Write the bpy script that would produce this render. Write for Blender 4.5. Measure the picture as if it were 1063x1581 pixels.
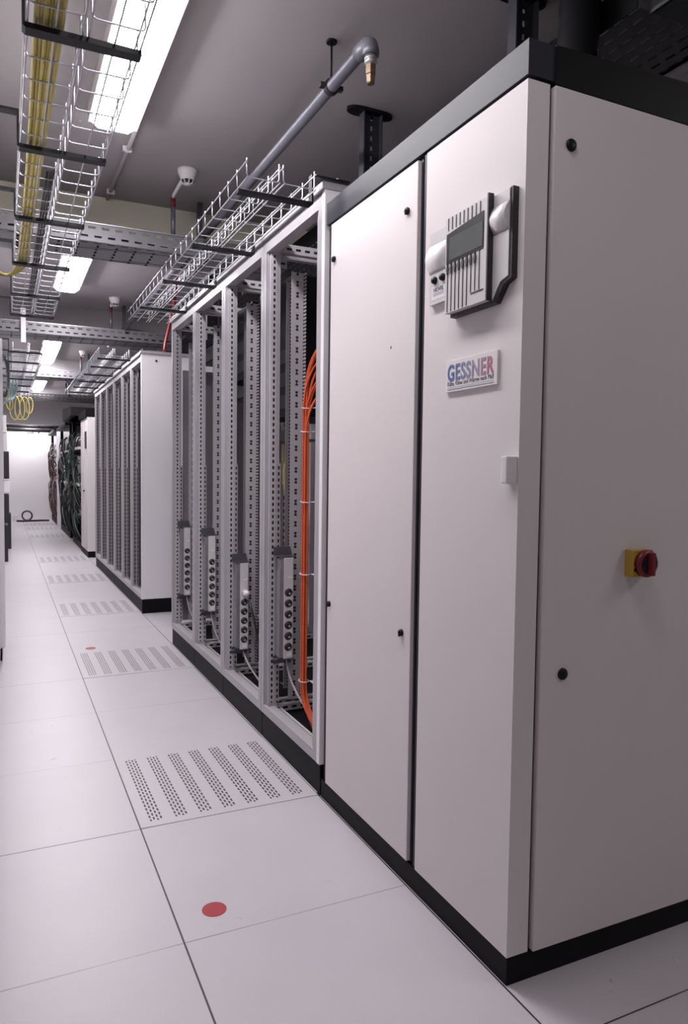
import bpy, bmesh, math, random
from mathutils import Vector, Matrix
random.seed(7)
D = bpy.data
for o in list(D.objects): D.objects.remove(o)
S = bpy.context.scene
C = S.collection

# ---------------------------------------------------------------- camera
RW = 1063.0; FPX = 1119.45
yaw, pitch, roll = [math.radians(a) for a in (25.19732, 2.94776, 0.71764)]
fw = Vector((math.sin(yaw)*math.cos(pitch), math.cos(yaw)*math.cos(pitch), -math.sin(pitch)))
rt = Vector((math.cos(yaw), -math.sin(yaw), 0)); up = rt.cross(fw)
r2 = math.cos(roll)*rt + math.sin(roll)*up; u2 = -math.sin(roll)*rt + math.cos(roll)*up
cam = D.cameras.new('camera'); co = D.objects.new('camera', cam); C.objects.link(co)
cam.sensor_fit = 'HORIZONTAL'; cam.sensor_width = 36; cam.lens = FPX*36/RW
cam.clip_start = 0.05; cam.clip_end = 100
M4 = Matrix((r2, u2, -fw)).transposed().to_4x4(); M4.translation = Vector((-0.975, -1.651, 1.107))
co.matrix_world = M4
S.camera = co
# ---------------------------------------------------------------- light levels
S.view_settings.view_transform = 'Standard'; S.view_settings.look = 'None'
S.view_settings.gamma = 1; S.view_settings.use_curve_mapping = False
S.view_settings.exposure = 0.68
TUBE = 30.0            # emission of the fluorescent diffusers in the aisle
TUBE_SIDE = 11.0        # the fixture over the neighbouring aisle
W = D.worlds.new('world'); S.world = W; W.use_nodes = True
W.node_tree.nodes['Background'].inputs[0].default_value = (.5, .45, .5, 1)
W.node_tree.nodes['Background'].inputs[1].default_value = 0.02

# ---------------------------------------------------------------- materials
class X:
    """small wrapper for math nodes"""
    nt = None
    def __init__(s, v): s.v = v
    def op(a, o, b=None, c=None):
        n = X.nt.nodes.new('ShaderNodeMath'); n.operation = o
        for i, k in enumerate((a, b, c)):
            if k is None: continue
            k = k.v if isinstance(k, X) else k
            if isinstance(k, (int, float)): n.inputs[i].default_value = k
            else: X.nt.links.new(k, n.inputs[i])
        return X(n.outputs[0])
    def __add__(a, b): return a.op('ADD', b)
    def __sub__(a, b): return a.op('SUBTRACT', b)
    def __mul__(a, b): return a.op('MULTIPLY', b)
    def __truediv__(a, b): return a.op('DIVIDE', b)
    def fr(a): return a.op('FRACT')
    def fl(a): return a.op('FLOOR')
    def lt(a, b): return a.op('LESS_THAN', b)
    def gt(a, b): return a.op('GREATER_THAN', b)
    def ab(a): return a.op('ABSOLUTE')
    def mx(a, b): return a.op('MAXIMUM', b)
    def mod(a, b): return a.op('FLOORED_MODULO', b)

def newmat(name):
    m = D.materials.new(name); m.use_nodes = True; nt = m.node_tree; nt.nodes.clear()
    out = nt.nodes.new('ShaderNodeOutputMaterial'); p = nt.nodes.new('ShaderNodeBsdfPrincipled')
    nt.links.new(p.outputs[0], out.inputs[0]); X.nt = nt
    return m, nt, p, out
def coords(nt, kind='Object'):
    t = nt.nodes.new('ShaderNodeTexCoord'); s = nt.nodes.new('ShaderNodeSeparateXYZ')
    nt.links.new(t.outputs[kind], s.inputs[0])
    return t.outputs[kind], X(s.outputs[0]), X(s.outputs[1]), X(s.outputs[2])
def mat(name, col, rough=.5, metal=0., var=.06, scale=8., bump=0., bscale=300., spec=.5, coat=0):
    m, nt, p, out = newmat(name)
    co_, x, y, z = coords(nt)
    n = nt.nodes.new('ShaderNodeTexNoise'); n.inputs['Scale'].default_value = scale; n.inputs['Detail'].default_value = 4
    nt.links.new(co_, n.inputs['Vector'])
    r = nt.nodes.new('ShaderNodeMix'); r.data_type = 'RGBA'
    r.inputs[6].default_value = tuple(c*(1-var) for c in col)+(1,)
    r.inputs[7].default_value = tuple(min(1, c*(1+var)) for c in col)+(1,)
    nt.links.new(n.outputs[0], r.inputs[0]); nt.links.new(r.outputs[2], p.inputs['Base Color'])
    p.inputs['Roughness'].default_value = rough; p.inputs['Metallic'].default_value = metal
    p.inputs['Specular IOR Level'].default_value = spec
    if bump:
        n2 = nt.nodes.new('ShaderNodeTexNoise'); n2.inputs['Scale'].default_value = bscale
        nt.links.new(co_, n2.inputs['Vector'])
        b = nt.nodes.new('ShaderNodeBump'); b.inputs['Strength'].default_value = bump; b.inputs['Distance'].default_value = .001
        nt.links.new(n2.outputs[0], b.inputs['Height']); nt.links.new(b.outputs[0], p.inputs['Normal'])
    return m
def slotmat(name, col, rough, metal, fn, hole='dark', hcol=(.006, .004, .004)):
    """plate material with a pattern of punched slots; fn(x,y,z)->mask X"""
    m, nt, p, out = newmat(name)
    co_, x, y, z = coords(nt)
    mk = fn(x, y, z)
    p.inputs['Base Color'].default_value = col+(1,); p.inputs['Roughness'].default_value = rough; p.inputs['Metallic'].default_value = metal
    if hole == 'dark':
        r = nt.nodes.new('ShaderNodeMix'); r.data_type = 'RGBA'
        r.inputs[6].default_value = col+(1,); r.inputs[7].default_value = hcol+(1,)
        nt.links.new(mk.v, r.inputs[0]); nt.links.new(r.outputs[2], p.inputs['Base Color'])
        if metal:
            mm = (mk*(-metal))+metal; nt.links.new(mm.v, p.inputs['Metallic'])
    else:
        t = nt.nodes.new('ShaderNodeBsdfTransparent'); ms = nt.nodes.new('ShaderNodeMixShader')
        nt.links.new(mk.v, ms.inputs[0]); nt.links.new(p.outputs[0], ms.inputs[1]); nt.links.new(t.outputs[0], ms.inputs[2])
        nt.links.new(ms.outputs[0], out.inputs[0])
    return m
def emis(name, col, st):
    m, nt, p, out = newmat(name)
    p.inputs['Base Color'].default_value = (.9, .9, .9, 1)
    p.inputs['Emission Color'].default_value = col+(1,); p.inputs['Emission Strength'].default_value = st
    return m

M = {}
M['ac'] = mat('cream_enamel', (.68, .63, .635), .6, var=.02, scale=5, bump=.08, bscale=700, spec=.25)
M['ac_side'] = M['ac']
M['black'] = mat('black_enamel', (.006, .0055, .008), .45, var=.1, spec=.25)
M['fascia'] = mat('satin_black_trim', (.022, .022, .03), .45, var=.06, bump=.1, bscale=900, spec=.2)
M['plinth'] = mat('black_plinth_paint', (.004, .0035, .005), .55, var=.1, spec=.15)
M['gasket'] = mat('rubber_gasket', (.008, .008, .009), .6)
M['post'] = mat('light_grey_rack_paint', (.40, .385, .405), .38, .15, var=.03)
M['panel'] = mat('pale_rack_panel_paint', (.80, .775, .80), .45, var=.02)
M['zinc'] = mat('galvanised_steel', (.42, .42, .44), .38, .8, var=.15, scale=30)
M['wire'] = mat('bright_zinc_wire', (.46, .46, .50), .38, .7, var=.08, scale=40)
M['dzinc'] = mat('dull_dark_steel', (.12, .12, .14), .45, .6, var=.2, scale=20)
M['pipe'] = mat('grey_painted_pipe', (.16, .16, .19), .4, .3, var=.15, scale=12)
M['brass'] = mat('aged_brass', (.17, .125, .08), .45, .6, var=.2, scale=30)
M['steelband'] = mat('bright_steel_band', (.6, .6, .6), .35, .8)
M['white'] = mat('white_plastic', (.72, .70, .70), .4, var=.02)
M['offwhite'] = mat('grey_white_plastic', (.58, .56, .57), .4, var=.02)
M['dgrey'] = mat('dark_grey_plastic', (.022, .019, .022), .5)
M['lcd'] = mat('grey_green_display', (.085, .095, .095), .25, var=.12, scale=30)
M['red'] = mat('dark_red_plastic', (.16, .008, .014), .4)
M['yellowp'] = mat('yellow_plastic', (.42, .26, .03), .45)
M['reddot'] = mat('red_marker', (.32, .016, .024), .5)
M['ycable'] = mat('yellow_cable', (.50, .42, .12), .45, var=.12, scale=25)
M['ocable'] = mat('orange_cable', (.62, .10, .03), .4, var=.15, scale=30)
M['rcable'] = mat('red_cable', (.22, .012, .015), .4)
M['bcable'] = mat('black_cable', (.01, .01, .01), .45)
M['gcable'] = mat('grey_cable', (.33, .31, .32), .45)
M['tcable'] = mat('pale_teal_cable', (.30, .42, .41), .45)
M['dteal'] = mat('dark_teal_cable', (.02, .04, .05), .45)
M['brown'] = mat('brown_cable', (.16, .06, .04), .5)
M['greencloth'] = mat('green_cable_jacket', (.05, .075, .06), .55, var=.4, scale=10)
M['glass_d'] = mat('smoked_glass', (.02, .022, .025), .12)
M['ink'] = mat('grey_ink', (.16, .15, .2), .5)
M['beam'] = mat('yellowish_cream_plaster', (.80, .77, .64), .8, var=.05)  # first beam only, a paler yellowish cream than the other beams
M['wall'] = mat('white_plaster_wall', (.74, .72, .735), .75, var=.03, scale=3, bump=.1, bscale=200)
M['ceil'] = mat('grey_plaster_ceiling', (.40, .375, .385), .85, var=.06, scale=2.5, bump=.25, bscale=60)
M['tube'] = emis('fluorescent_diffuser', (1, .965, 1), TUBE)
M['tube2'] = emis('dim_fluorescent_diffuser', (1, .95, .93), TUBE_SIDE)
M['tube4'] = emis('added_overhead_diffuser', (1, .965, 1), TUBE*.28)
M['tube3'] = emis('end_room_fluorescent_diffuser', (1, .965, 1), TUBE*1.4)
M['lamp'] = emis('bulkhead_lamp_glass', (1, .97, 1), 16)

def f_strip(pz, lz, horizontal=None):
    return lambda x, y, z: (z/pz).fr().lt(lz/pz)
# perforated strips on rack posts: slot column centred on the strip (x local), holes every 25 mm
def strip_fn(xc, w, pz=.025, lz=.014):
    return lambda x, y, z: (x-xc).ab().lt(w/2)*(z/pz).fr().lt(lz/pz)
M['strip'] = slotmat('punched_rack_strip', (.47, .45, .47), .4, .1, strip_fn(.0235, .008))
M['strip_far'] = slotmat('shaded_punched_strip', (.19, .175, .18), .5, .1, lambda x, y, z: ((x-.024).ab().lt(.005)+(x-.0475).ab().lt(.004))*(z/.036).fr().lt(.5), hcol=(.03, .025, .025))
M['strip2'] = slotmat('punched_inner_strip', (.36, .34, .36), .4, .1, strip_fn(.0475, .007))
def rail_fn(x, y, z):
    zf = (z/.0445).fr(); a = (x-.118).ab().lt(.006)*zf.lt(.5)*((zf-.25).ab().lt(.07)*(x-.118).ab().gt(.0025)*(-1)+1)
    b = (x-.147).ab().lt(.003)*(z/.0148).fr().lt(.5)
    return a.mx(b)
M['rail'] = slotmat('punched_mounting_rail', (.40, .38, .40), .4, .1, rail_fn)
M['sill'] = slotmat('punched_rack_sill', (.60, .58, .60), .4, .1, lambda x, y, z: (x-.062).ab().lt(.005)*(y/.018).fr().lt(.5))
M['beamslot'] = slotmat('punched_cross_rail', (.46, .44, .46), .4, .1, lambda x, y, z: ((z-.126).ab().lt(.005)+(z-2.022).ab().lt(.005))*(x/.04).fr().lt(.55))
def tray_fn(x, y, z):      # slots in bottom of a tray that runs along X
    bot = z.lt(.002)
    row = (x/.10).fr().lt(.13)*(y/.06).fr().lt(.6)*y.gt(.045)
    row2 = (y.lt(.034))*y.gt(.020)*(x/.07).fr().lt(.55)
    sf = (z-.028).ab().lt(.006)*(x/.07).fr().lt(.55)
    sf2 = (z-.074).ab().lt(.007)*((x/.07)+.45).fr().lt(.55)
    return (bot*row.mx(row2)).mx((bot*(-1)+1)*sf.mx(sf2))
M['ptray'] = slotmat('punched_galvanised_tray', (.20, .195, .21), .45, .4, tray_fn, hole='hole')
def tray_fn2(x, y, z):     # slots elongated along Y, staggered
    col = (x/.045).fl(); st = col.mod(2)*.5
    return (x/.045).fr().lt(.2)*((y/.055)+st).fr().lt(.66)
M['ptray2'] = slotmat('punched_dark_tray', (.02, .018, .022), .5, .2, tray_fn2, hole='hole')
def tile_fn(x, y, z):
    u = ((x-.034)/.0805).fr()*.0805
    c = (u/.0112).fl()
    inx = u.lt(.0446)*x.gt(.034)*x.lt(.034+.0805*6+.046)
    hx = (u/.0112).fr().lt(.52)
    hy = ((y/.0285)+c.mod(2)*.5).fr().lt(.66)
    iny = y.gt(.035)*y.lt(.565)
    return inx*hx*hy*iny
M['ptile'] = slotmat('perforated_floor_panel_laminate', (.48, .45, .48), .42, 0, tile_fn, hcol=(.02, .010, .009))
M['post_slot'] = slotmat('punched_channel_post', (.05, .05, .06), .45, .4, lambda x, y, z: (x-.055).ab().lt(.006)*(z/.043).fr().lt(.5), hole='hole')

# floor
m, nt, p, out = newmat('pale_raised_floor_laminate'); co_, x, y, z = coords(nt, 'Object')
def line(v, off, w): return (((v+off)/.6).fr()-.5).ab().gt(.5-w/.6)
jx = line(x, 12.0, .0023); jy = line(y, 12.0, .0019)
nz = nt.nodes.new('ShaderNodeTexNoise'); nz.inputs['Scale'].default_value = 1.1; nt.links.new(co_, nz.inputs['Vector'])
nf = X(nz.outputs[0])
js = jx.mx(jy*(((nf-.42)*5).op('MINIMUM', 1).op('MAXIMUM', .25)))
n1 = nt.nodes.new('ShaderNodeTexNoise'); n1.inputs['Scale'].default_value = 5; n1.inputs['Detail'].default_value = 6; nt.links.new(co_, n1.inputs['Vector'])
n2 = nt.nodes.new('ShaderNodeTexNoise'); n2.inputs['Scale'].default_value = 170; nt.links.new(co_, n2.inputs['Vector'])
mixf = X(n1.outputs[0])*.6+X(n2.outputs[0])*.4
r = nt.nodes.new('ShaderNodeMix'); r.data_type = 'RGBA'
r.inputs[6].default_value = (.43, .40, .43, 1); r.inputs[7].default_value = (.515, .485, .515, 1); nt.links.new(mixf.v, r.inputs[0])
# scuffs
wv = nt.nodes.new('ShaderNodeTexNoise'); wv.inputs['Scale'].default_value = 3.2; wv.inputs['Distortion'].default_value = 2.5; nt.links.new(co_, wv.inputs['Vector'])
sc = (X(wv.outputs[0])-.5).ab().lt(.0016)*X(n1.outputs[0]).gt(.62)*.3
r2_ = nt.nodes.new('ShaderNodeMix'); r2_.data_type = 'RGBA'
nt.links.new(js.mx(sc).v, r2_.inputs[0]); nt.links.new(r.outputs[2], r2_.inputs[6]); r2_.inputs[7].default_value = (.035, .02, .02, 1)
nt.links.new(r2_.outputs[2], p.inputs['Base Color']); p.inputs['Roughness'].default_value = .4
M['floor'] = m
# gradient ink for the sign letters: blue to grey to red along the word
m, nt, p, out = newmat('blue_to_red_sign_ink'); co_, x, y, z = coords(nt, 'Generated')
cr = nt.nodes.new('ShaderNodeValToRGB'); nt.links.new(x.v, cr.inputs[0])
e = cr.color_ramp.elements; e[0].color = (.07, .15, .33, 1); e[0].position = .05; e[1].color = (.50, .04, .08, 1); e[1].position = .95
k = e.new(.5); k.color = (.33, .27, .36, 1)
nt.links.new(cr.outputs[0], p.inputs['Base Color']); p.inputs['Roughness'].default_value = .4
M['signink'] = m

# ---------------------------------------------------------------- mesh builder
class MB:
    def __init__(s): s.b = bmesh.new()
    def box(s, x0, x1, y0, y1, z0, z1, bev=0):
        vs = [s.b.verts.new((x, y, z)) for x in (x0, x1) for y in (y0, y1) for z in (z0, z1)]
        fs = [(0, 1, 3, 2), (4, 6, 7, 5), (0, 4, 5, 1), (2, 3, 7, 6), (0, 2, 6, 4), (1, 5, 7, 3)]
        ff = [s.b.faces.new([vs[i] for i in f]) for f in fs]
        if bev:
            es = list({e for f in ff for e in f.edges})
            bmesh.ops.bevel(s.b, geom=es, offset=bev, segments=2, profile=.7, affect='EDGES')
        return s
    def tube(s, pts, r, n=8, caps=True):
        pts = [Vector(p) for p in pts]; rings = []
        ref = None
        for i, p in enumerate(pts):
            d = (pts[min(i+1, len(pts)-1)]-pts[max(i-1, 0)])
            d = d.normalized() if d.length > 1e-9 else Vector((0, 0, 1))
            if ref is None: ref = Vector((0, 0, 1)) if abs(d.z) < .9 else Vector((1, 0, 0))
            a = ref-d*ref.dot(d)
            if a.length < 1e-5: a = d.orthogonal()
            a.normalize(); ref = a; b = d.cross(a)
            rr = r[i] if isinstance(r, (list, tuple)) else r
            rings.append([s.b.verts.new(p+(a*math.cos(t)+b*math.sin(t))*rr) for t in [2*math.pi*k/n for k in range(n)]])
        for A, B in zip(rings, rings[1:]):
            for k in range(n):
                f = s.b.faces.new((A[k], A[(k+1) % n], B[(k+1) % n], B[k])); f.smooth = n > 4
        if caps:
            s.b.faces.new(rings[0][::-1]); s.b.faces.new(rings[-1])
        return s
    def lathe(s, prof, c=(0, 0, 0), n=24, axis='z'):
        rings = []
        for (r, h) in prof:
            ring = []
            for k in range(n):
                t = 2*math.pi*k/n; a, b = r*math.cos(t), r*math.sin(t)
                v = {'z': (a, b, h), 'x': (h, a, b), 'y': (b, h, a)}[axis]
                ring.append(s.b.verts.new(Vector(v)+Vector(c)))
            rings.append(ring)
        for A, B in zip(rings, rings[1:]):
            for k in range(n):
                f = s.b.faces.new((A[k], A[(k+1) % n], B[(k+1) % n], B[k])); f.smooth = True
        s.b.faces.new(rings[0][::-1]); s.b.faces.new(rings[-1])
        return s
    def prism(s, poly, a0, a1, plane='yz'):
        def mk(p, a): return {'yz': (a, p[0], p[1]), 'xz': (p[0], a, p[1]), 'xy': (p[0], p[1], a)}[plane]
        A = [s.b.verts.new(mk(p, a0)) for p in poly]; B = [s.b.verts.new(mk(p, a1)) for p in poly]
        n = len(poly); s.b.faces.new(A[::-1]); s.b.faces.new(B)
        for k in range(n): s.b.faces.new((A[k], A[(k+1) % n], B[(k+1) % n], B[k]))
        return s
    def build(s, name, m, parent=None):
        bmesh.ops.recalc_face_normals(s.b, faces=s.b.faces)
        me = D.meshes.new(name); s.b.to_mesh(me); s.b.free(); me.materials.append(m)
        o = D.objects.new(name, me); C.objects.link(o)
        if parent: o.parent = parent
        return o
def B(x0, x1, y0, y1, z0, z1, bev=0): return MB().box(x0, x1, y0, y1, z0, z1, bev)
def thing(name, label, cat, loc=(0, 0, 0), group=None, rz=0):
    o = D.objects.new(name, None); C.objects.link(o); o.location = loc; o.rotation_euler.z = rz
    o.empty_display_size = .05; tag(o, label, cat, group); return o
def tag(o, label, cat, group=None):
    o['label'] = label; o['category'] = cat
    if group: o['group'] = group
    return o
def struct(o): o['kind'] = 'structure'; return o
def dup(root, loc, label, rz=None):
    r = root.copy(); C.objects.link(r); r.location = loc; r['label'] = label
    if rz is not None: r.rotation_euler.z = rz
    for ch in list(root.children):
        c = ch.copy(); C.objects.link(c); c.parent = r
        for g in list(ch.children):
            d = g.copy(); C.objects.link(d); d.parent = c
    return r
def text(name, s, size, loc, m, parent, ext=.0006, bold=0, sx=1, width=None):
    """lettering on a face that looks toward -X; reads from +Y to -Y"""
    cu = D.curves.new(name, 'FONT'); cu.body = s; cu.size = size; cu.extrude = ext; cu.offset = bold; cu.space_character = 1.12 if bold else 1
    t = D.objects.new('tmp', cu); C.objects.link(t)
    dg = bpy.context.evaluated_depsgraph_get(); me = D.meshes.new_from_object(t.evaluated_get(dg))
    D.objects.remove(t)
    xs = [v.co.x for v in me.vertices]
    k = (width/(max(xs)-min(xs))) if width else sx
    for v in me.vertices: v.co.x = (v.co.x-min(xs))*k
    me.materials.clear(); me.materials.append(m)
    o = D.objects.new(name, me); C.objects.link(o); o.parent = parent
    o.matrix_local = Matrix.Translation(loc) @ Matrix(((0, 0, -1, 0), (-1, 0, 0, 0), (0, 1, 0, 0), (0, 0, 0, 1)))
    return o
def bez(p0, p1, p2, p3, n=14):
    p0, p1, p2, p3 = map(Vector, (p0, p1, p2, p3)); out = []
    for i in range(n+1):
        t = i/n; u = 1-t
        out.append(p0*u**3+p1*3*u*u*t+p2*3*u*t*t+p3*t**3)
    return out

# ---------------------------------------------------------------- the room
H = 2.7
struct(B(-2.3, 3.4, -4.2, 16.4, -.1, 0).build('floor', M['floor']))
struct(B(-2.3, 3.4, -4.2, 16.4, H, H+.12).build('ceiling', M['ceil']))
struct(B(-2.42, -2.3, -4.2, 16.4, 0, H).build('wall_left', M['wall']))
struct(B(3.4, 3.52, -4.2, 16.4, 0, H).build('wall_right', M['wall']))
struct(B(-2.42, 3.52, 16.4, 16.52, 0, H).build('wall_far', M['wall']))
struct(B(-2.42, 3.52, -4.32, -4.2, 0, H).build('wall_near', M['wall']))
for i, (y0, z0, y1) in enumerate(((2.85, 2.5, 3.1), (5.95, 2.5, 6.2), (9.6, 2.5, 9.85), (13.4, 2.5, 13.65))):
    struct(B(-2.3, 3.4, y0, y1, z0, H).build('trim_%d' % (i+1), M['beam'] if i == 0 else M['ceil']))
struct(B(-2.3, 3.4, 15.0, 15.25, 2.08, H).build('trim_5', M['wall']))

# ---------------------------------------------------------------- ceiling fluorescent lights
def make_light(label, loc, m):
    t = thing('ceiling_light', label, 'light fixture', loc, 'fluorescent ceiling lights along the aisle')
    B(-.105, .105, -.76, .76, -.070, 0, .004).build('housing', M['white'], t)
    MB().prism([(-.062, -.094), (.062, -.094), (.094, -.070), (-.094, -.070)], -.745, .745, 'xz').build('diffuser', m, t)
    return t
L0 = make_light('long fluorescent ceiling light nearest the front, seen through the left cable trays', (-.52, 1.01, H), M['tube'])
dup(L0, (-.48, 4.18, H), 'fluorescent ceiling light glowing just beyond the first steel cross tray')
dup(L0, (-.43, 7.14, H), 'fluorescent ceiling light above the second cross tray, mostly hidden by it')
dup(L0, (-.42, 8.70, H), 'fluorescent ceiling light glowing just beyond the second steel cross tray')
dup(L0, (-.38, 12.5, H), 'small looking fluorescent ceiling light furthest down the aisle')
make_light('unseen ceiling light added above the viewer to brighten the cream doors', (-.54, -.60, H), M['tube4'])  # added fixture, out of view, to lift the doors and near floor
make_light_far = (-.4, 15.85, H)
make_light('fluorescent ceiling light hidden behind the deep end beam', make_light_far, M['tube3'])
make_light('dim fluorescent ceiling light over the side passage', (2.0, -1.9, H), M['tube2'])

# ---------------------------------------------------------------- air conditioning cabinet (front right)
Y0, Y1 = -.433, .588
t = thing('air_conditioning_cabinet', 'large cream air conditioning cabinet with black plinth filling the right foreground', 'cabinet', (0, Y0, 0))
dy = Y1-Y0; DX = .88
B(.004, DX, .004, dy, 0, .062).build('plinth', M['plinth'], t)
B(.022, DX, .012, dy-.005, .062, 1.925).build('body', M['gasket'], t)
def door(a, b, name='door', z0=.066, z1=1.917):
    return B(0, .022, a, b, z0, z1, .0025).build(name, M['ac'], t)
dR = MB().prism([(0, 0), (.057, 0), (.057, .012), (.022, .012), (.022, .388), (0, .388)], .066, 1.917, 'xy').build('door', M['ac'], t); dL = door(.432, .978)
B(.006, .022, .398, .408, .066, 1.92).build('channel_strip', M['fascia'], t)
B(.010, .022, .422, .430, .066, 1.92).build('channel_strip', M['fascia'], t)
B(.012, .022, .981, dy-.004, .066, 1.92).build('channel_strip', M['fascia'], t)
B(.069, DX, -.004, .012, .064, 1.917, .002).build('side_panel', M['ac'], t)
f = B(.002, DX, .002, dy, 1.927, 1.999, .001).build('top_fascia', M['fascia'], t)
f['label'] = 'satin black top band'
MB().prism([(.07, 1.921), (DX, 1.921), (DX, 2.03), (.07, 1.999)], -.001, .012, 'xz').build('side_fascia', M['plinth'], t)
def lock(x, y, z, face):
    g = MB()
    if face == 'front':
        g.lathe([(.0001, -.0085), (.007, -.0085), (.0095, -.006), (.0095, 0)], (x, y, z), 20, 'x')
        g.box(x-.010, x-.007, y-.002, y+.002, z-.010, z+.004)
    else:
        g.lathe([(.0001, -.006), (.0105, -.006), (.013, -.003), (.013, 0)], (x, y, z), 24, 'y')
    return g
for (y, z, p_) in ((.516, 1.80, dL), (.047, 1.803, dL), (.525, .679, dL), (.044, .681, dL)):
    lock(0, y-Y0, z, 'front').build('lock', M['black'], p_)
sp = [c for c in t.children if c.name.startswith('side_panel')][0]
for (x, z) in ((.113, 1.804), (.13, .677)):
    lock(x, -.004, z, 'side').build('lock', M['black'], sp)
MB().prism([(.129-Y0-.004, 1.457), (.129-Y0+.004, 1.457), (.129-Y0, 1.465)], -.0006, 0, 'yz').build('sticker_mark', M['brass'], dL)
# rotary main switch
sw = B(.304, .364, -.030, -.004, .885, .945, .002).build('rotary_switch', M['yellowp'], t); sw['label'] = 'yellow and red rotary main switch'
MB().lathe([(.0001, -.014), (.026, -.014), (.031, -.010), (.031, 0)], (.338, -.030, .915), 32, 'y').build('dial', M['red'], sw)
B(.333, .343, -.058, -.042, .889, .941, .003).build('dial_grip', M['red'], sw)
MB().lathe([(.0001, -.0006), (.0235, -.0006), (.0235, 0)], (.338, -.0442, .915), 32, 'y').build('dial_face', M['black'], sw)
for z in (.912, .897): B(.306, .312, -.0306, -.030, z, z+.007).build('switch_mark', M['black'], sw)
# white grab handle / magnet block at the door edge
hd = B(-.030, 0, .002, .022, 1.092, 1.150, .004).build('door_latch', M['white'], t)
B(-.014, 0, .020, .034, 1.094, 1.130, .003).build('latch_tongue', M['white'], hd)
# sign
sg = B(-.006, 0, -.360-Y0, -.159-Y0, 1.307, 1.381, .0008).build('sign', M['white'], t); sg['label'] = 'white name plate reading GESSNER'
yl = -.168-Y0
text('sign_letters', 'GESSNER', .052, (-.0064, yl, 1.334), M['signink'], sg, bold=.0013, width=.181)
text('sign_tagline', 'Kälte, Klima und Wärme nach Maß', .014, (-.0064, yl, 1.3215), M['ink'], sg, ext=.0003, width=.181)
B(-.0064, -.006, yl-.181, yl, 1.3165, 1.3169).build('sign_rule', M['ink'], sg)
g = MB(); yy = yl
while yy > yl-.178:
    w = random.uniform(.002, .008); g.box(-.0064, -.006, yy-w, yy, 1.3115, 1.3131); yy -= w+random.uniform(.0008, .0016)
g.build('sign_small_print', M['ink'], sg)
# control unit on the right door
def yy_(v): return v-Y0
cu = MB().prism([(yy_(-.185), 1.706), (yy_(-.345), 1.706), (yy_(-.345), 1.487), (yy_(-.185), 1.487)], -.030, 0).build('control_unit', M['offwhite'], t)
cu['label'] = 'grey ribbed control unit with display'
MB().prism([(yy_(-.083), 1.703), (yy_(-.186), 1.703), (yy_(-.186), 1.522), (yy_(-.160), 1.522), (yy_(-.160), 1.528), (yy_(-.083), 1.528)], -.010, 0).build('left_wing', M['offwhite'], cu)
MB().prism([(yy_(-.344), 1.706), (yy_(-.404), 1.706), (yy_(-.404), 1.527), (yy_(-.378), 1.520), (yy_(-.352), 1.487), (yy_(-.344), 1.487)], -.017, 0).build('right_wing', M['offwhite'], cu)
MB().prism([(yy_(-.346), 1.712), (yy_(-.3505), 1.712), (yy_(-.3505), 1.486), (yy_(-.346), 1.486)], -.031, -.017).build('wing_groove', M['dgrey'], cu)
MB().prism([(yy_(-.404), 1.708), (yy_(-.413), 1.708), (yy_(-.413), 1.522), (yy_(-.387), 1.513), (yy_(-.359), 1.479), (yy_(-.187), 1.479), (yy_(-.187), 1.487), (yy_(-.352), 1.487), (yy_(-.378), 1.520), (yy_(-.404), 1.527)], -.015, 0).build('shadow_edge', M['dgrey'], cu)  # shadow right of and below the unit, built as a dark rim
def pillow(ya, yb, z0, z1, x0, bulge, name):
    g = MB(); n = 10; A = []; Bv = []
    for i in range(n+1):
        z = z0+(z1-z0)*i/n; x = x0-bulge*math.sin(math.pi*i/n)
        A.append(g.b.verts.new((x, yy_(ya), z))); Bv.append(g.b.verts.new((x, yy_(yb), z)))
    for i in range(n):
        f = g.b.faces.new((A[i], A[i+1], Bv[i+1], Bv[i])); f.smooth = True
    g.b.faces.new(A); g.b.faces.new(Bv[::-1]); g.b.faces.new((A[0], Bv[0], Bv[n], A[n]))
    return g.build(name, M['white'], cu)
pillow(-.083, -.177, 1.604, 1.672, -.010, .014, 'wing_pad')
pillow(-.352, -.404, 1.622, 1.682, -.017, .013, 'wing_pad')
MB().prism([(yy_(-.190), 1.668), (yy_(-.334), 1.680), (yy_(-.334), 1.600), (yy_(-.190), 1.600)], -.0312, -.030).build('display_bezel', M['black'], cu)
B(-.0318, -.0312, yy_(-.332), yy_(-.203), 1.606, 1.658).build('display', M['lcd'], cu)
for i in range(9):
    y = yy_(-.196-.0155*i)
    z0 = 1.489 if i < 6 else 1.515
    B(-.0312, -.030, y-.0011, y+.0011, z0, 1.600).build('rib_groove', M['dgrey'], cu)
    B(-.0312, -.030, y-.0011, y+.0011, 1.676, 1.704).build('rib_groove', M['dgrey'], cu)
    if i < 8:
        MB().prism([(y, 1.600), (y-.0042, 1.588), (y-.002, 1.575), (y+.002, 1.575), (y+.0042, 1.588)], -.0330, -.030).build('button', M['dgrey'], cu)
B(-.0312, -.030, yy_(-.336), yy_(-.289), 1.511, 1.5135).build('rib_groove', M['dgrey'], cu)
for y in (-.110, -.146):
    MB().lathe([(.0001, -.020), (.007, -.019), (.009, -.014), (.009, -.010)], (0, yy_(y), 1.585), 20, 'x').build('knob', M['black'], cu)
B(-.0105, -.010, yy_(-.163), yy_(-.094), 1.538, 1.570).build('maker_label', M['white'], cu)
text('maker_text', 'NOVEL', .014, (-.0112, yy_(-.104), 1.557), M['ink'], cu, ext=.0003, width=.045)
for z in (1.552, 1.548): B(-.0108, -.0105, yy_(-.150), yy_(-.102), z, z+.0012).build('label_line', M['ink'], cu)

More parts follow.
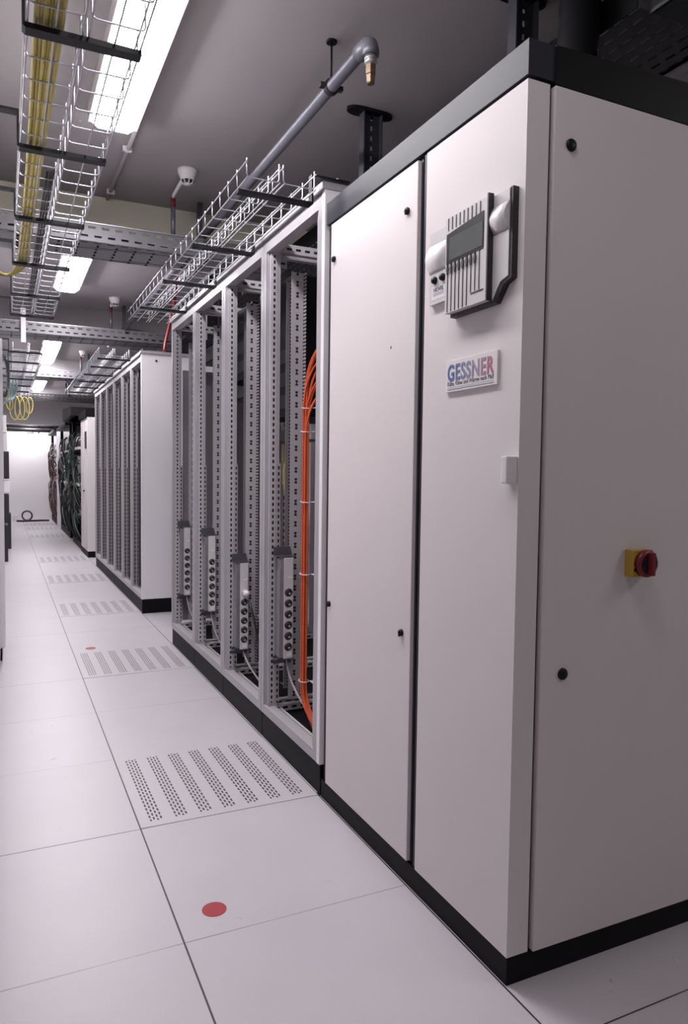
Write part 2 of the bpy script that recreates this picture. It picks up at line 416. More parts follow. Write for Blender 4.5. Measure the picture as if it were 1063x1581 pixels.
# ---------------------------------------------------------------- open server racks, row one
ZT = 2.045; ZB = .115
def rack(label, y0, w, group, ztop=ZT, depth=.8, plinth_h=.108, pw=.062, far=False):
    t = thing('open_server_rack', label, 'server rack', (0, y0, 0), group)
    B(.006, depth, .002, w-.002, 0, plinth_h, .001).build('plinth', M['plinth'], t)
    for (ya, yb, s) in ((0.001, pw, 1), (w-pw, w-.001, -1)):
        for xf in (0, depth-.06):
            g = MB()
            ym = ya if s == 1 else yb       # outer edge
            inner = yb if s == 1 else ya
            if xf == 0:   # stepped front profile
                g.box(.0, .05, min(ym, ym+s*.030), max(ym, ym+s*.030), plinth_h, ztop)
                g.box(.010, .05, min(ym+s*.030, inner), max(ym+s*.030, inner), plinth_h, ztop)
                g.box(.004, .02, min(ym+s*.036, ym+s*.041), max(ym+s*.036, ym+s*.041), plinth_h, ztop)
            else:
                g.box(xf, xf+.06, ya, yb, plinth_h, ztop)
            g.build('post', M['post'], t)
    for yy, s in ((pw, 1), (w-pw, -1)):
        a, b = sorted((yy, yy+s*.003))
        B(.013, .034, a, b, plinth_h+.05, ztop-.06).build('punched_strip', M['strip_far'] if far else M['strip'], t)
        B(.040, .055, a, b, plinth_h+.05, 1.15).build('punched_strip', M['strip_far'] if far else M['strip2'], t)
        for xr in ((.62,) if far else (0, .62)):
            yr = yy+s*.012
            a2, b2 = sorted((yr, yr+s*.003)); c2, d2 = sorted((yr, yr+s*.022))
            g = MB().box(.092 if s < 0 else .128, .150, a2, b2, plinth_h+.06, ztop-.12).box(.147, .150, c2, d2, plinth_h+.06, ztop-.12)
            o = g.build('mounting_rail', M['rail'], t); o.location.x = xr
    # frames
    for z0, z1, nm in ((ztop-.045, ztop, 'top_frame'), (plinth_h, plinth_h+.035, 'bottom_frame')):
        B(0, .04, .03, w-.03, z0, z1).build(nm, M['post'], t); B(depth-.04, depth, .03, w-.03, z0, z1).build(nm, M['post'], t)
        for ya in (.02, w-.05): B(.04, depth-.04, ya, ya+.03, z0+.004, z1-.004).build('side_rail', M['beamslot'], t)
    B(.040, .075, .03, w-.03, plinth_h+.01, plinth_h+.018).build('sill', M['sill'], t)
    B(-.012, .055, 0, w, ztop+.004, ztop+.028, .003).build('top_rim', M['post'], t)
    return t
RY = .622
names1 = ['first', 'second', 'third', 'fourth']
labs = ['open grey server rack with orange cable bundle next to the cream cabinet',
        'open grey server rack holding the socket strip with a plugged-in black cable',
        'open grey server rack, third from the large cream cabinet in the foreground',
        'open grey server rack at the far end of the near row']
R1 = rack(labs[0], RY, .598, 'open server racks of the near row')
racks = [R1]+[dup(R1, (0, RY+.6*i, 0), labs[i]) for i in range(1, 4)]
M['sheet'] = mat('grey_shade_sheet', (.20, .185, .20), .6, var=.04)
M['dsheet'] = mat('charcoal_shade_sheet', (.05, .045, .055), .6, var=.1)
B(.07, .74, .594, .596, .15, 1.76).build('shade_sheet', M['sheet'], racks[3])  # grey sheet added to dim the view through the end bay
pl = B(-.002, .8, -.028, -.003, .108, ZT+.004, .002).build('side_panel', M['panel'], R1)
B(.002, .8, -.028, -.003, 0, .108).build('side_plinth', M['plinth'], R1)
B(-.012, .80, -.030, -.001, ZT+.004, ZT+.028, .003).build('side_rim', M['post'], R1)
# row two
R2Y = 4.133
lab2 = ['open rack of the far row carrying the pale side panel and black plinth',
        'open rack of the far row, second from the pale side panel',
        'open rack of the far row, third from the pale side panel',
        'open rack of the far row, fourth from the pale side panel',
        'open rack of the far row, fifth from the pale side panel',
        'last open rack of the far row, sixth from the pale side panel']
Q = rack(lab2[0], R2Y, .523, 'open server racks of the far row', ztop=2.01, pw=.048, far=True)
B(.056, .76, .466, .469, .15, 1.96).build('shade_sheet', M['dsheet'], Q)  # charcoal sheet standing in for the shade inside the far racks
for i in range(1, 6): dup(Q, (0, R2Y+.525*i, 0), lab2[i])
sp2 = B(-.004, .8, -.02, -.001, .112, 2.02, .002).build('side_panel', M['panel'], Q)
B(.0, .8, -.02, -.001, 0, .112).build('side_plinth', M['plinth'], Q)
B(-.012, .8, -.03, 0, 2.02, 2.042, .003).build('side_rim', M['post'], Q)
MB().lathe([(.0001, -.003), (.009, -.003), (.009, 0)], (.11, -.02, 1.97), 16, 'y').build('bolt', M['dgrey'], Q)

# power strips, facing the viewer, on the far side of each near bay
def power_strip(label, y, z0, z1, plugged=False):
    t = thing('power_strip', label, 'power strip', (.0, y, z0), 'white socket strips inside the near racks')
    h = z1-z0; d = .07
    B(.054, .094, -.042, .0, 0, h, .002).build('housing', M['offwhite'], t)
    B(.036, .0545, -.040, -.002, .005, h-.005).build('back_plate', M['zinc'], t)
    for zz in (h+.008, -.025):
        g = MB().prism([(.02, zz), (.100, zz), (.092, zz+.035), (.02, zz+.035)], -.012, -.008, 'xz').box(.02, .102, -.04, -.010, zz-.004 if zz > 0 else zz+.02, zz if zz > 0 else zz+.024)
        g.build('bracket', M['dzinc'], t)
    s0 = h*.118; sp_ = h*.108
    for i in range(6):
        z = s0+i*sp_
        if plugged and i == 5:
            MB().lathe([(.0001, -.038), (.013, -.036), (.015, -.02), (.015, 0)], (.078, -.042, z), 16, 'y').build('plug', M['white'], t); continue
        s = MB().lathe([(.0001, -.001), (.0168, -.001), (.0168, 0)], (.074, -.042, z), 20, 'y').build('socket', M['dgrey'], t)
        MB().lathe([(.0001, -.0012), (.005, -.0012), (.005, 0)], (.074+.005, -.043, z-.006), 10, 'y').build('socket_pin_block', M['gcable'], s)
    B(.068, .090, -.0435, -.042, .008, .024).build('terminal_cover', M['white'], t)
    B(.070, .088, -.0425, -.042, h*.80, h*.82).build('type_label', M['white'], t)
    return t
power_strip('white six-socket power strip in the rack next to the cream cabinet', 1.142, .352, .766)
power_strip('white power strip with a plug and black cable in it', 1.742, .255, .675, True)
power_strip('white six-socket power strip in the third rack from the cream cabinet', 2.342, .334, .757)
power_strip('white six-socket power strip in the furthest rack of the near row', 2.942, .332, .760)
# cables of the strips
def cable(name, label, paths, r, m, cat='cable', group=None, n=6):
    g = MB()
    for p_ in paths: g.tube(p_, r, n)
    return tag(g.build(name, m), label, cat, group)
cable('power_cable', 'grey lead hanging from the socket strip in the rack by the cream cabinet', [bez((.078, 1.13, .35), (.08, 1.12, .25), (.09, 1.0, .2), (.12, .85, .12))], .0045, M['gcable'], group='grey leads below the socket strips')
cable('power_cable', 'grey lead hanging from the socket strip with the plug in it', [bez((.078, 1.73, .255), (.08, 1.72, .2), (.09, 1.6, .16), (.1, 1.42, .1+.02))], .0045, M['gcable'], group='grey leads below the socket strips')
cable('power_cable', 'grey lead hanging from the third rack\'s socket strip', [bez((.078, 2.33, .334), (.08, 2.32, .24), (.09, 2.25, .2), (.1, 2.1, .14))], .0045, M['gcable'], group='grey leads below the socket strips')
cable('power_cable', 'grey lead hanging from the furthest socket strip of the near row', [bez((.078, 2.93, .332), (.08, 2.92, .25), (.09, 2.85, .2), (.12, 2.7, .13))], .0045, M['gcable'], group='grey leads below the socket strips')
cable('power_cable', 'black lead running down from the white plug in the second rack', [bez((.08, 1.665, .497), (.09, 1.60, .47), (.10, 1.58, .33), (.11, 1.52, .2))+bez((.11, 1.52, .2), (.12, 1.5, .17), (.14, 1.45, .15), (.2, 1.4, .14))[1:]], .006, M['bcable'])
# orange bundle
paths = []
for i in range(11):
    a = 2*math.pi*i/11; rr = .0085 if i % 2 else .004
    ox, oy = rr*math.cos(a)*1.2, rr*math.sin(a)*1.6
    bx_, by = .083+ox, .95+oy
    outz = 1.60-.06*(i % 4)
    top = bez((bx_, by, outz-.20), (bx_, by, outz-.08), (bx_+.01, by-.05, outz-.01), (bx_+.05, by-.19, outz+.03+.01*(i//4)), 10)
    bot = bez((bx_, by, .30), (bx_, by, .2), (bx_+.01, by-.03-.01*(i % 5), .16), (bx_+.02+.008*(i % 3), by-.09-.02*(i % 6), .05+.06), 8)
    paths.append(top[::-1]+[Vector((bx_, by, 1.0)), Vector((bx_, by, .6))]+bot)
ob = thing('orange_cable_bundle', 'orange cable bundle tied vertically in the rack next to the cream cabinet', 'cable bundle', (0, 0, 0))
g = MB()
for p_ in paths: g.tube(p_, .0037, 6)
g.build('cable_strands', M['ocable'], ob)
for z in (1.36, 1.27, 1.0, .72, .30):
    g = MB().tube([(.083+.019*math.cos(a), .95+.022*math.sin(a), z+.002*math.sin(a)) for a in [2*math.pi*k/14 for k in range(15)]], .0017, 5)
    g.box(.100, .122, .90, .934, z-.001, z+.002); g.build('cable_tie', M['white'], ob)

# equipment in near racks
for (y, z0, x0, lab) in ((RY+.68, 1.36, .17, 'black equipment box high inside the second rack, seen past the orange-cable rack'), (RY+1.28, 1.60, .17, 'black equipment box hanging high inside the third rack')):
    e_ = thing('equipment_box', lab, 'network equipment', (x0, y, z0), 'black equipment boxes high in the racks')
    hz = 1.97-z0
    B(0, .52, .02, .44, 0, hz, .004).build('case', M['plinth'], e_)
    for k in range(3): B(-.003, 0, .05, .41, .04+.1*k, .10+.1*k).build('module', M['black'], e_)
    B(-.002, .03, -.01, .02, 0, hz).build('ear', M['black'], e_); B(-.002, .03, .44, .47, 0, hz).build('ear', M['black'], e_)
def yellow_loops(label, y, z0, z1, n):
    ps = []
    for i in range(n):
        dx = random.uniform(0, .05); zl = z0+random.uniform(0, .35)*(z1-z0)
        ps.append(bez((.20+dx, y+.02+.01*(i % 3), z1), (.19+dx, y, z1-.2), (.19+dx, y+.1, zl), (.22+dx, y+.14, zl))+bez((.22+dx, y+.14, zl), (.25+dx, y+.19, zl), (.25+dx, y+.26, z1-.3), (.26+dx, y+.24, z1-.05))[1:])
    return cable('yellow_patch_cables', label, ps, .0045, M['ycable'], 'cable bundle', 'loops of yellow patch cable inside the racks')
yellow_loops('yellow patch cables below the black box inside the second rack', RY+.80, 1.0, 1.36, 14)
yellow_loops('yellow patch cables looping down inside the third rack', RY+1.40, 1.0, 1.62, 18)
yellow_loops('few pale yellow cables hanging inside the furthest near rack', RY+1.98, .95, 1.40, 6)
for i in range(3):
    t = thing('equipment_shelf', ['dark patch panel inside the second rack below the black box', 'dark patch panel inside the third rack', 'dark patch panel high inside the furthest near rack'][i], 'patch panel', (.15, RY+.6*(i+1)+.075, [1.25, 1.50, 1.78][i]), 'dark patch panels in the racks')
    B(0, .02, 0, .45, 0, .05).build('face', M['black'], t); B(.02, .14, .02, .43, .002, .012).build('shelf', M['dzinc'], t)

# ---------------------------------------------------------------- wire mesh cable trays
def wire_tray(label, x0, x1, y0, y1, z=2.0, group=None, h=.052, rad=.0021):
    t = thing('wire_cable_tray', label, 'cable tray', (x0, y0, z), group)
    w = x1-x0; L = y1-y0; g = MB()
    for xx in (0, w/2, w): g.tube([(xx, 0, 0), (xx, L, 0)], rad, 6)
    for xx in (-.0025, w+.0025): g.tube([(xx, 0, h-.004), (xx, L, h-.004)], rad, 6)
    n = int(L/.1)
    for i in range(n+1):
        y = .01+i*.1
        if y > L: break
        c_ = .010
        pts = [(0, y, h+.004), (0, y, c_), (c_*.3, y, c_*.3), (c_, y, 0), (w-c_, y, 0), (w-c_*.3, y, c_*.3), (w, y, c_), (w, y, h+.004)]
        g.tube([(a, b, c+.004) for a, b, c in pts], rad, 6)
    g.build('wire_mesh', M['wire'], t)
    return t
gn = 'wire mesh cable trays'
wire_tray('left-hand wire cable tray of the near left pair, carrying yellow cables', -.922, -.818, -1.3, 2.97, group=gn)
wire_tray('empty right-hand wire cable tray of the near left pair, below the light', -.806, -.702, -1.3, 2.97, group=gn)
wire_tray('outer wire cable tray above the near racks, over the aisle side', -.298, -.194, .50, 2.80, group=gn)
wire_tray('inner wire cable tray above the near racks, close to the rack tops', -.180, -.076, .50, 2.80, group=gn)
wire_tray('outer wire cable tray above the far row of racks, over the aisle side', -.298, -.194, 4.25, 7.4, group=gn)
wire_tray('inner wire cable tray above the far row of racks, close to the rack tops', -.180, -.076, 4.25, 7.4, group=gn)
wire_tray('wire cable tray of the far left pair, nearest the left cabinets', -.900, -.796, 4.3, 8.2, group=gn)
wire_tray('wire cable tray of the far left pair, nearest the aisle middle', -.786, -.682, 4.3, 8.2, group=gn)
def bracket(label, y, side, group):
    t = thing('tray_bracket', label, 'bracket', (0, y, 1.985), group)
    if side == 'R':
        MB().prism([(-.300, 0), (-.052, 0), (-.047, .005), (-.047, .094), (.085, .094), (.085, .100), (-.053, .100), (-.053, .011), (-.300, .011)], -.014, .014, 'xz').build('bar', M['black'], t)
        MB().lathe([(.007, .100), (.007, .106), (.0001, .106)], (.045, 0, 0), 6).build('bolt', M['steelband'], t)
    else:
        MB().prism([(-.700, 0), (-.926, 0), (-.932, .005), (-.932, .094), (-1.10, .094), (-1.10, .101), (-.926, .101), (-.926, .011), (-.700, .011)], -.015, .015, 'xz').build('bar', M['black'], t)
    return t
ordn = ['nearest', 'second', 'third', 'fourth', 'fifth', 'sixth', 'seventh', 'eighth']
for i, y in enumerate((.60, 1.21, 1.79, 2.40)):
    bracket('black bracket under the trays over the near racks, %s from the viewer' % ordn[i], y, 'R', 'black brackets above the near racks')
for i, y in enumerate((-.02, .57, 1.18, 1.80, 2.40, 2.93)):
    bracket('black bracket under the near left trays, %s from the viewer' % ordn[i], y, 'L', 'black brackets under the left trays')
for i, y in enumerate((4.35, 4.85, 5.4, 5.95, 6.5, 7.05)):
    bracket('black bracket under the trays over the far racks, %s from the viewer' % ordn[i], y, 'R', 'black brackets above the far racks')
for i, y in enumerate((4.35, 4.9, 5.5, 6.1, 6.7, 7.3, 7.9)):
    bracket('black bracket under the far left trays, %s from the viewer' % ordn[i], y, 'L', 'black brackets under the far left trays')
# yellow cables in left tray
ps = []
for i in range(7):
    x = -.906+.0074*i; ph = i*1.3
    pts = [(x+.006*math.sin(y*1.7+ph*.3)+(.012 if y < 1 else 0)*0, y, 2.012+.004*(i % 2)) for y in [-1.3+.12*k for k in range(27)]]
    end = Vector(pts[-1])
    pts = [Vector(q) for q in pts]+bez(end, end+Vector((.0, .1, 0)), (-.94, end.y+.22, 2.02-.06), (-.992, end.y+.12, 1.99), 8)[1:]
    ps.append(pts)
cable('yellow_cable_bundle', 'bundle of yellow cables lying in the near left wire tray', ps, .0052, M['ycable'], 'cable bundle')
ps = [[(-.845+.009*i, y, 2.012+.003*math.sin(y*5+i)) for y in [.75+.15*k for k in range(12)]] for i in range(3)]
cable('grey_cable_bundle', 'short dark cables beside the yellow bundle in the near left tray', ps, .004, M['dgrey'], 'cable bundle')

# ---------------------------------------------------------------- perforated cross trays
def cross_tray(label, y, x0, x1, z=2.335, w=.34):
    t = thing('perforated_cable_tray', label, 'cable tray', (x0, y, z), 'perforated steel trays across the aisle')
    L = x1-x0; g = MB()
    g.box(0, L, 0, w, 0, .0015); g.box(0, L, 0, .0015, .0, .10); g.box(0, L, w-.0015, w, 0, .10)
    g.build('tray_body', M['ptray'], t)
    g = MB().box(0, L, -.006, .0, .094, .10).box(0, L, w, w+.006, .094, .10)
    g.build('rolled_edge', M['zinc'], t)
    g = MB()
    for k in range(9):
        yk = .03+(w-.06)*k/8
        g.tube([(xx_, yk+.006*math.sin(xx_*3+k*2), .022+.006*math.sin(xx_*5+k)) for xx_ in [L*j/16 for j in range(17)]], .019, 6)
    g.build('laid_cables', M['bcable'], t)
    for xx in (.35, L/2+.2, L-.5):
        g = MB().box(xx, xx+.03, w*.5, w*.5+.03, .10, H-z); g.box(xx-.01, xx+.04, -.01, w+.01, .085, .10)
        if xx == .35 or xx > L-.6: g.build('hanger', M['dzinc'], t)
        else: g.b.free()
    return t
cross_tray('perforated steel tray crossing above the near racks, below the yellowish beam', 2.50, -2.2, .58)
cross_tray('perforated steel tray crossing the aisle at the near end of the far rack row', 5.46, -2.2, .58, w=.36)
cross_tray('perforated steel tray crossing above the far row of racks', 8.66, -2.2, .58)
cross_tray('perforated steel tray furthest down the aisle, below the deep end beam', 11.9, -2.2, .58)
# slotted drop under second tray
t = thing('slotted_drop_post', 'short white slotted post standing in front of the second cross tray', 'post', (-.80, 5.42, 2.24))
MB().box(-.02, .02, -.003, 0, 0, .30).box(-.02, -.017, 0, .03, 0, .30).box(.017, .02, 0, .03, 0, .30).build('channel', M['panel'], t)
# dark tray over the cabinet
def long_tray(label, x, z, w, m_):
    t = thing('perforated_cable_tray', label, 'cable tray', (x, -.12, z))
    B(0, w, 0, 8.2, 0, .002).build('tray_body', m_, t)
    for xx in (-.003, w): B(xx, xx+.003, 0, 8.2, 0, .09).build('side_flange', M['plinth'], t)
    for yy in (1.0, 3.6, 6.4): MB().box(.15, .18, yy, yy+.03, .01, H-z).box(-.01, w+.01, yy, yy+.03, .002, .02).build('hanger', M['dzinc'], t)
long_tray('dark slotted tray running above the cream cabinet, at the upper right', .62, 2.40, .32, M['ptray2'])
M['ptray3'] = slotmat('punched_grey_tray', (.30, .28, .30), .45, .3, tray_fn2, hole='hole')
long_tray('lighter grey slotted tray beside the dark one, at the upper right corner', .96, 2.40, .6, M['ptray3'])
t = thing('air_duct', 'black air duct above the cream cabinet at the top right corner', 'duct', (.62, -.62, 2.36))
B(0, 2.7, 0, .46, .0, .33, .01).build('duct_body', M['black'], t)
for xx in (.5, 1.4, 2.3): B(xx, xx+.02, -.008, .468, -.008, .338).build('duct_joint', M['gasket'], t)
t = thing('flexible_hose', 'dark round hose rising from the top of the cream cabinet', 'hose', (.50, .0, 2.03))
MB().tube(bez((0, 0, -.03), (0, 0, .2), (.06, .02, .40), (.07, .06, .66), 16), [.055+.004*(i % 2) for i in range(17)], 20).build('hose_body', M['black'], t)
MB().lathe([(.066, .0), (.068, .02), (.064, .04)], (0, 0, -.03), 24).build('hose_collar', M['dzinc'], t)

# channel posts to ceiling
def cpost(label, x, y, z0, wide=.13):
    t = thing('ceiling_support_post', label, 'post', (x, y, z0), 'dark channel posts hanging from the ceiling')
    h = H-z0
    pts = [(wide*.5*math.cos(a)+(.045 if math.cos(a) > 0 else -.045), .035*math.sin(a)) for a in [2*math.pi*k/20 for k in range(20)]]
    MB().prism(pts, h-.014, h, 'xy').build('base_plate', M['black'], t)
    g = MB().box(-.04, -.034, -.025, .02, 0, h-.012).box(.046, .052, -.025, .02, 0, h-.012)
    g.build('channel_flange', M['dzinc'], t)
    o = B(.015, .095, -.002, .002, 0, h-.012).build('channel_web', M['post_slot'], t); o.location.x = -.046
    return t
cpost('dark slotted post between ceiling and racks, beside the brass-tipped pipe', .50, 1.27, 2.06)
cpost('dark post rising from the top of the cream cabinet to the ceiling', .60, .36, 2.0, .1)
cpost('dark post behind the end of the near rack row', .45, 3.75, 2.1, .1)
cable('red_cable', 'red cable rising to the ceiling from the top edge of the pale end panel', [bez((.18, 4.16, 2.045), (.20, 4.2, 2.2), (.30, 4.3, 2.4), (.32, 4.35, 2.7))], .012, M['rcable'])
cable('red_cable', 'thin red cable on top of the cream cabinet', [bez((.20, .45, 2.004), (.22, .2, 2.004), (.24, .1, 2.004), (.3, .0, 2.004))], .006, M['rcable'])

# ---------------------------------------------------------------- sprinkler pipe
t = thing('sprinkler_pipe', 'grey ceiling pipe above the near racks ending in a brass nozzle', 'pipe', (.137, .56, 2.535))
MB().tube([(0, .05, 0), (0, 6.5, 0)], .0215, 16).build('pipe_run', M['pipe'], t)
MB().tube([(0, .075, 0), (0, .04, 0), (0, .015, -.003), (0, -.004, -.014), (0, -.012, -.034), (0, -.012, -.05)], .027, 18).build('elbow', M['pipe'], t)
MB().lathe([(.0205, -.045), (.0205, -.058), (.022, -.058), (.022, -.063), (.018, -.063), (.018, -.068), (.021, -.068), (.021, -.074), (.017, -.074), (.017, -.080)][::-1], (0, -.012, 0), 18).build('threaded_union', M['steelband'], t)
nz_ = MB().lathe([(.0001, -.140), (.012, -.140), (.0145, -.136), (.0155, -.112), (.018, -.109), (.018, -.080), (.014, -.079)], (0, -.012, 0), 6).build('nozzle', M['brass'], t)
for f in nz_.data.polygons: f.use_smooth = False
h_ = MB().tube([(0, .31, .03), (0, .31, .165)], .004, 8).lathe([(.02, .158), (.02, .165), (.0001, .165)], (0, .31, 0), 14).build('hanger_rod', M['black'], t)
MB().lathe([(.0235, -.010), (.029, -.010), (.029, .010), (.0235, .010)], (0, .31, 0), 18, 'y').box(-.045, -.026, .30, .32, -.008, .008).box(.026, .045, .30, .32, -.008, .008).build('pipe_clamp', M['dgrey'], t)
# conduit on ceiling
t = thing('ceiling_conduit', 'thin pale conduit on the ceiling running from the near light to the beam', 'conduit', (-.40, 1.75, H-.012))
MB().tube([(0, 0, 0), (-.012, 1.08, 0)], .010, 10).build('conduit_tube', M['ceil'], t)
for y in (.35, .95): B(-.028, .014, y, y+.02, -.012, .012).build('clip', M['panel'], t)

# ---------------------------------------------------------------- smoke detectors
def detector(label, x, y, ytray):
    t = thing('smoke_detector', label, 'smoke detector', (x, y, H), 'smoke detectors on the ceiling')
    MB().lathe([(.052, 0), (.052, -.012), (.050, -.018), (.036, -.052), (.034, -.056)], (0, 0, 0), 28).build('housing', M['white'], t)
    g = MB().lathe([(.0335, -.056), (.031, -.066), (.028, -.068), (.0001, -.068)], (0, 0, 0), 28)
    g.build('sensor_cage', M['dgrey'], t)
    g = MB()
    for k in range(8):
        a = k*math.pi/4
        g.tube([(.034*math.cos(a), .034*math.sin(a), -.054), (.030*math.cos(a), .030*math.sin(a), -.070), (.0, 0, -.074)], .0035, 5)
    g.lathe([(.018, -.070), (.018, -.078), (.0001, -.079)], (0, 0, 0), 16)
    g.build('cage_ribs', M['white'], t)
    MB().tube([(.02, .0, -.01), (-.012, .07, -.03), (-.018, ytray-y-.02, -.045), (-.018, ytray-y, -.06)], .010, 10).build('elbow_conduit', M['panel'], t)
    MB().tube([(-.018, ytray-y, -.105), (-.018, ytray-y, -.27)], .013, 12).build('riser_conduit', M['pipe'], t)
    MB().tube([(-.018, ytray-y, -.055), (-.018, ytray-y, -.108)], .0135, 12).build('red_sleeve', M['red'], t)
    return t
detector('white smoke detector on the ceiling above the near racks, the largest looking', -.078, 2.245, 2.52)
detector('white smoke detector beyond the first cross tray, right of the second light', -.03, 5.35, 5.49)
detector('white smoke detector beyond the second cross tray, above the far racks', .0, 8.6, 8.69)
detector('small looking white smoke detector furthest down the ceiling', .05, 11.8, 11.93)

# ---------------------------------------------------------------- floor panels and markers
pt = tag(B(0, .596, 0, .596, 0, .0016).build('perforated_floor_tile', M['ptile']), '', 'floor tile', 'perforated floor tiles along the racks')
plabs = {1: 'perforated floor tile nearest the viewer, beside the rack with the orange cables',
         4: 'perforated floor tile beside the furthest near racks, second from the viewer',
         7: 'perforated floor tile in front of the gap before the pale end panel',
         10: 'perforated floor tile alongside the middle of the far rack row', 13: 'perforated floor tile near the end of the far rack row',
         19: 'perforated floor tile beside the dark cable-filled rack', 22: 'perforated floor tile beside the pale pillar', 24: 'perforated floor tile nearest the far wall'}
first = True
for k, lb in plabs.items():
    o = pt if first else pt.copy()
    if not first: C.objects.link(o)
    first = False
    o.location = (-.598, .6*k+.002, 0); o['label'] = lb
for (x, y, lb) in ((-.501, .101, 'large looking red round marker on the floor in the foreground'), (-.49, 3.087, 'small looking red round marker on the floor beside the second perforated tile')):
    tag(MB().prism([(.031*math.cos(a), .031*math.sin(a)) for a in [2*math.pi*k/32 for k in range(32)]], 0, .0012, 'xy').build('floor_marker', M['reddot']), lb, 'floor marker', 'red round floor markers').location = (x, y, 0)

# ---------------------------------------------------------------- beyond the far row
t = thing('air_conditioning_cabinet', 'distant cream two-door cabinet with black top beyond the far rack row', 'cabinet', (0, 8.14, 0))
B(.004, .8, .004, .95, 0, .075).build('plinth', M['plinth'], t)
B(.015, .8, .01, .94, .075, 1.80).build('body', M['gasket'], t)
B(0, .02, 0, .33, .08, 1.80, .002).build('door', M['ac'], t); B(0, .02, .40, .85, .08, 1.80, .002).build('door', M['ac'], t)
B(.02, .8, -.002, .01, .08, 1.80).build('side_panel', M['ac'], t)
B(-.02, .8, 0, .95, 1.81, 1.90).build('top_fascia', M['plinth'], t)
B(-.015, 0, .08, .20, 1.40, 1.62, .003).build('control_unit', M['dgrey'], t)
for y in (.37, .45): MB().lathe([(.0001, -.01), (.012, -.01), (.012, 0)], (0, y, .85), 12, 'x').build('lock', M['black'], t)
def cable_rack(label, y0, y1, ztop, cols, n, group, panel=False):
    t = thing('cable_filled_rack', label, 'server rack', (0, y0, 0), group)
    w = y1-y0
    B(.02, .8, 0, w, 0, .09).build('plinth', M['plinth'], t)
    for ya in (0, w-.05):
        for xa in (.02, .74): B(xa, xa+.05, ya, ya+.05, .09, ztop).build('post', M['black'], t)
    MB().box(-.05, .8, 0, w, ztop, ztop+.05).build('top_panel', M['black'], t)
    B(.76, .79, .05, w-.05, .09, ztop).build('back_panel', M['black'], t)
    for z in (.55, .95, 1.45): B(.03, .6, .05, w-.05, z, z+.10).build('equipment_unit', M['dgrey'], t)
    for z in (.90, 1.42): B(-.02, .03, .05, w-.05, z, z+.035).build('cable_guide', M['offwhite'], t)
    for m_ in cols:
        g = MB()
        for i in range(n):
            ya = random.uniform(.08, w-.08); za = random.uniform(.5, ztop-.15); yb = min(w-.05, max(.05, ya+random.uniform(-.4, .4))); zb = max(.12, za-random.uniform(.2, .9))
            o_ = random.uniform(-.10, -.01)
            g.tube(bez((.03, ya, za), (o_, ya, za), (o_, yb, zb+.2), (.03, yb, zb), 8), .011, 5)
        g.build('patch_cables', m_, t)
    return t
cable_rack('rack full of green and dark cables just beyond the distant cream cabinet', 9.15, 10.6, 1.88, [M['greencloth'], M['greencloth'], M['dgrey']], 16, 'cable-filled racks at the far end')
cable_rack('dark rack of tangled black cables with two pale cable guides', 11.1, 13.2, 1.86, [M['bcable'], M['dteal'], M['gcable']], 14, 'cable-filled racks at the far end')
cable_rack('furthest rack against the end, tangled with brown cables', 13.95, 16.1, 1.90, [M['brown'], M['gcable'], M['bcable']], 18, 'cable-filled racks at the far end')
tag(B(-.01, .3, 13.35, 13.85, 0, 1.92, .004).build('pale_pillar', M['panel']), 'narrow pale upright pillar between the two furthest cable-filled racks', 'cabinet')  # the white pillar, modelled as a plain upright block
tag(MB().prism([(9.1, 1.88), (10.6, 1.88), (10.6, 2.08), (9.1, 2.0)], -.12, .3).build('roof_box', M['black']), 'black box on top of the green cable rack', 'box')
# lamp and pipes by the end wall
t = thing('bulkhead_lamp', 'small glowing oval lamp hanging near the far wall', 'lamp', (-.37, 15.9, 1.90))
MB().lathe([(.0001, -.04), (.09, -.035), (.12, 0), (.12, .02)], (0, 0, 0), 24).build('lamp_glass', M['lamp'], t)
MB().lathe([(.125, .02), (.125, .04), (.0001, .05)], (0, 0, 0), 24).build('lamp_base', M['dgrey'], t)
MB().tube([(0, 0, .04), (0, 0, .80)], .008, 8).build('stem', M['dgrey'], t)
t = thing('dark_ceiling_pipes', 'pair of dark horizontal pipes above the far wall lamp', 'pipe', (-1.2, 15.8, 2.0))
for dz, dy_ in ((.0, 0), (.09, .1)): MB().tube([(0, dy_, dz), (1.5, dy_, dz)], .042, 10).build('pipe_run', M['dgrey'], t)
for xx in (.95, 1.3): MB().tube([(xx, .05, -.06), (xx, .05, .69)], .014, 8).build('hanger_rod', M['dgrey'], t)
# hose on floor
t = thing('coiled_hose', 'coiled dark hose lying on the floor by the far wall', 'hose', (-.47, 15.6, 0))
for k in range(3): MB().tube([(.10*math.cos(a)-.04, .03*k+.02*math.sin(a), .125+.10*math.sin(a)) for a in [2*math.pi*i/24 for i in range(25)]], .016, 8).build('hose_loop', M['dgrey'], t)
MB().tube(bez((-.25, -.1, .02), (0, -.25, .02), (.2, .1, .02), (.40, -.05, .02), 16), .02, 8).build('hose_end', M['bcable'], t)
tag(B(-.80, -.68, 15.75, 15.9, 0, .12, .01).build('small_box', M['white']), 'small white box on the floor beside the coiled hose', 'box')

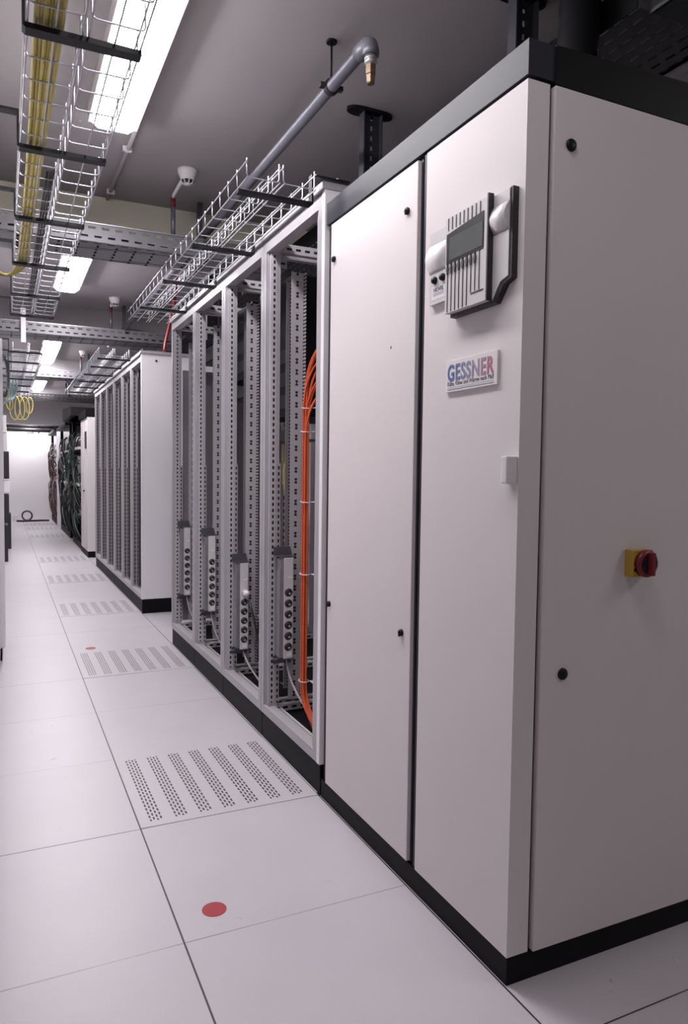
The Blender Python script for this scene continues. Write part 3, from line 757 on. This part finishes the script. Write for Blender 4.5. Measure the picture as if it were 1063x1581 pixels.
# ---------------------------------------------------------------- left row (seen only edge-on)
def cabinet(label, y0, w, x1, zt=1.86):
    t = thing('server_cabinet', label, 'cabinet', (x1, y0, 0), 'pale cabinets of the left row')
    B(-.8, -.02, 0, w, 0, .07).build('plinth', M['plinth'], t)
    B(-.8, -.022, .002, w-.002, .07, zt, .003).build('body', M['panel'], t)
    B(-.022, 0, .006, w-.006, .075, zt, .003).build('door', M['panel'], t)
    B(-.004, .001, w-.08, w-.06, .95, 1.1).build('handle', M['black'], t)
    return t
cabinet('pale cabinet seen edge-on at the left border of the picture', 2.97, .6, -.972)
for i, y in enumerate((3.6, 4.2, 4.8, 5.4, 6.0, 6.6)):
    cabinet('pale cabinet of the left row, hidden behind the one at the left border', y, .598, -1.01)
for i in range(5):  # unseen; made closed and pale to bounce light onto the cream doors
    cabinet('unseen left-row cabinet beside the viewer, closed and pale to bounce light onto the doors', -.03+.6*i, .598, -1.0, 2.078)
def unit(label, x0, x1, y0, y1, z0, z1, m_):
    return tag(B(x0, x1, y0, y1, z0, z1, .01).build('equipment_unit', m_), label, 'network equipment', 'dark units sticking out of the left row')
P_ = [('tall dark unit low on the left, nearest of the dark units', -1.05, -.93, 8.0, 8.3, 0, .45, M['dgrey']),
      ('dark unit low on the left beyond the nearest one', -1.05, -.88, 9.6, 10.0, .0, .50, M['dgrey']),
      ('dark monitor-like unit at chest height on the far left', -1.05, -.905, 8.6, 9.0, 1.0, 1.35, M['dgrey']),
      ('dark unit at knee height on the far left', -1.05, -.91, 8.6, 9.0, .55, .80, M['dgrey']),
      ('pale unit between the two dark units on the far left', -1.05, -.90, 8.62, 8.98, .82, .98, M['panel'])]
for a in P_: unit(*a)
tag(B(-1.5, -.92, 10.2, 15.6, 0, 1.75, .005).build('low_cabinet_row', M['panel']), 'long pale cabinet along the left side at the far end', 'cabinet')
tag(B(-1.06, -.93, 9.2, 9.5, 1.62, 1.85, .005).build('wall_sign', M['white']), 'small white notice high on the far left', 'sign')
# hanging cables, far left
ps = [bez((-.93+.03*i, 6.6, 2.05), (-.93+.03*i, 6.5, 2.0), (-.86+.012*i, 6.7, 1.86-.01*i), (-.965+.012*i, 6.4, 1.77+.012*i), 10) for i in range(4)]
cable('teal_cables', 'pale teal cables drooping from the far left tray', ps, .011, M['tcable'], 'cable bundle')
ps = [bez((-.96+.012*i, 5.0+.1*i, 2.05), (-.93, 5.2, 2.0), (-.92, 5.6, 1.96), (-.93, 6.1, 1.9), 10) for i in range(4)]
cable('dark_teal_cables', 'dark teal cables bunched beside the far left tray bracket', ps, .012, M['dteal'], 'cable bundle')
ps = []
for i in range(5):
    cx = -.90+.055*i; ra = random.uniform(.7, 1.25); tl = random.uniform(-.4, .4)
    ps.append([(cx+.045*ra*math.sin(a)+.02*tl*math.cos(a), 7.7+.05*i+.05*tl*math.sin(a), 1.985-.115*ra+.115*ra*math.cos(a)) for a in [2*math.pi*k/18 for k in range(19)]])
cable('yellow_cable_loops', 'loops of yellow cable hanging below the far left tray', ps, .006, M['ycable'], 'cable bundle')
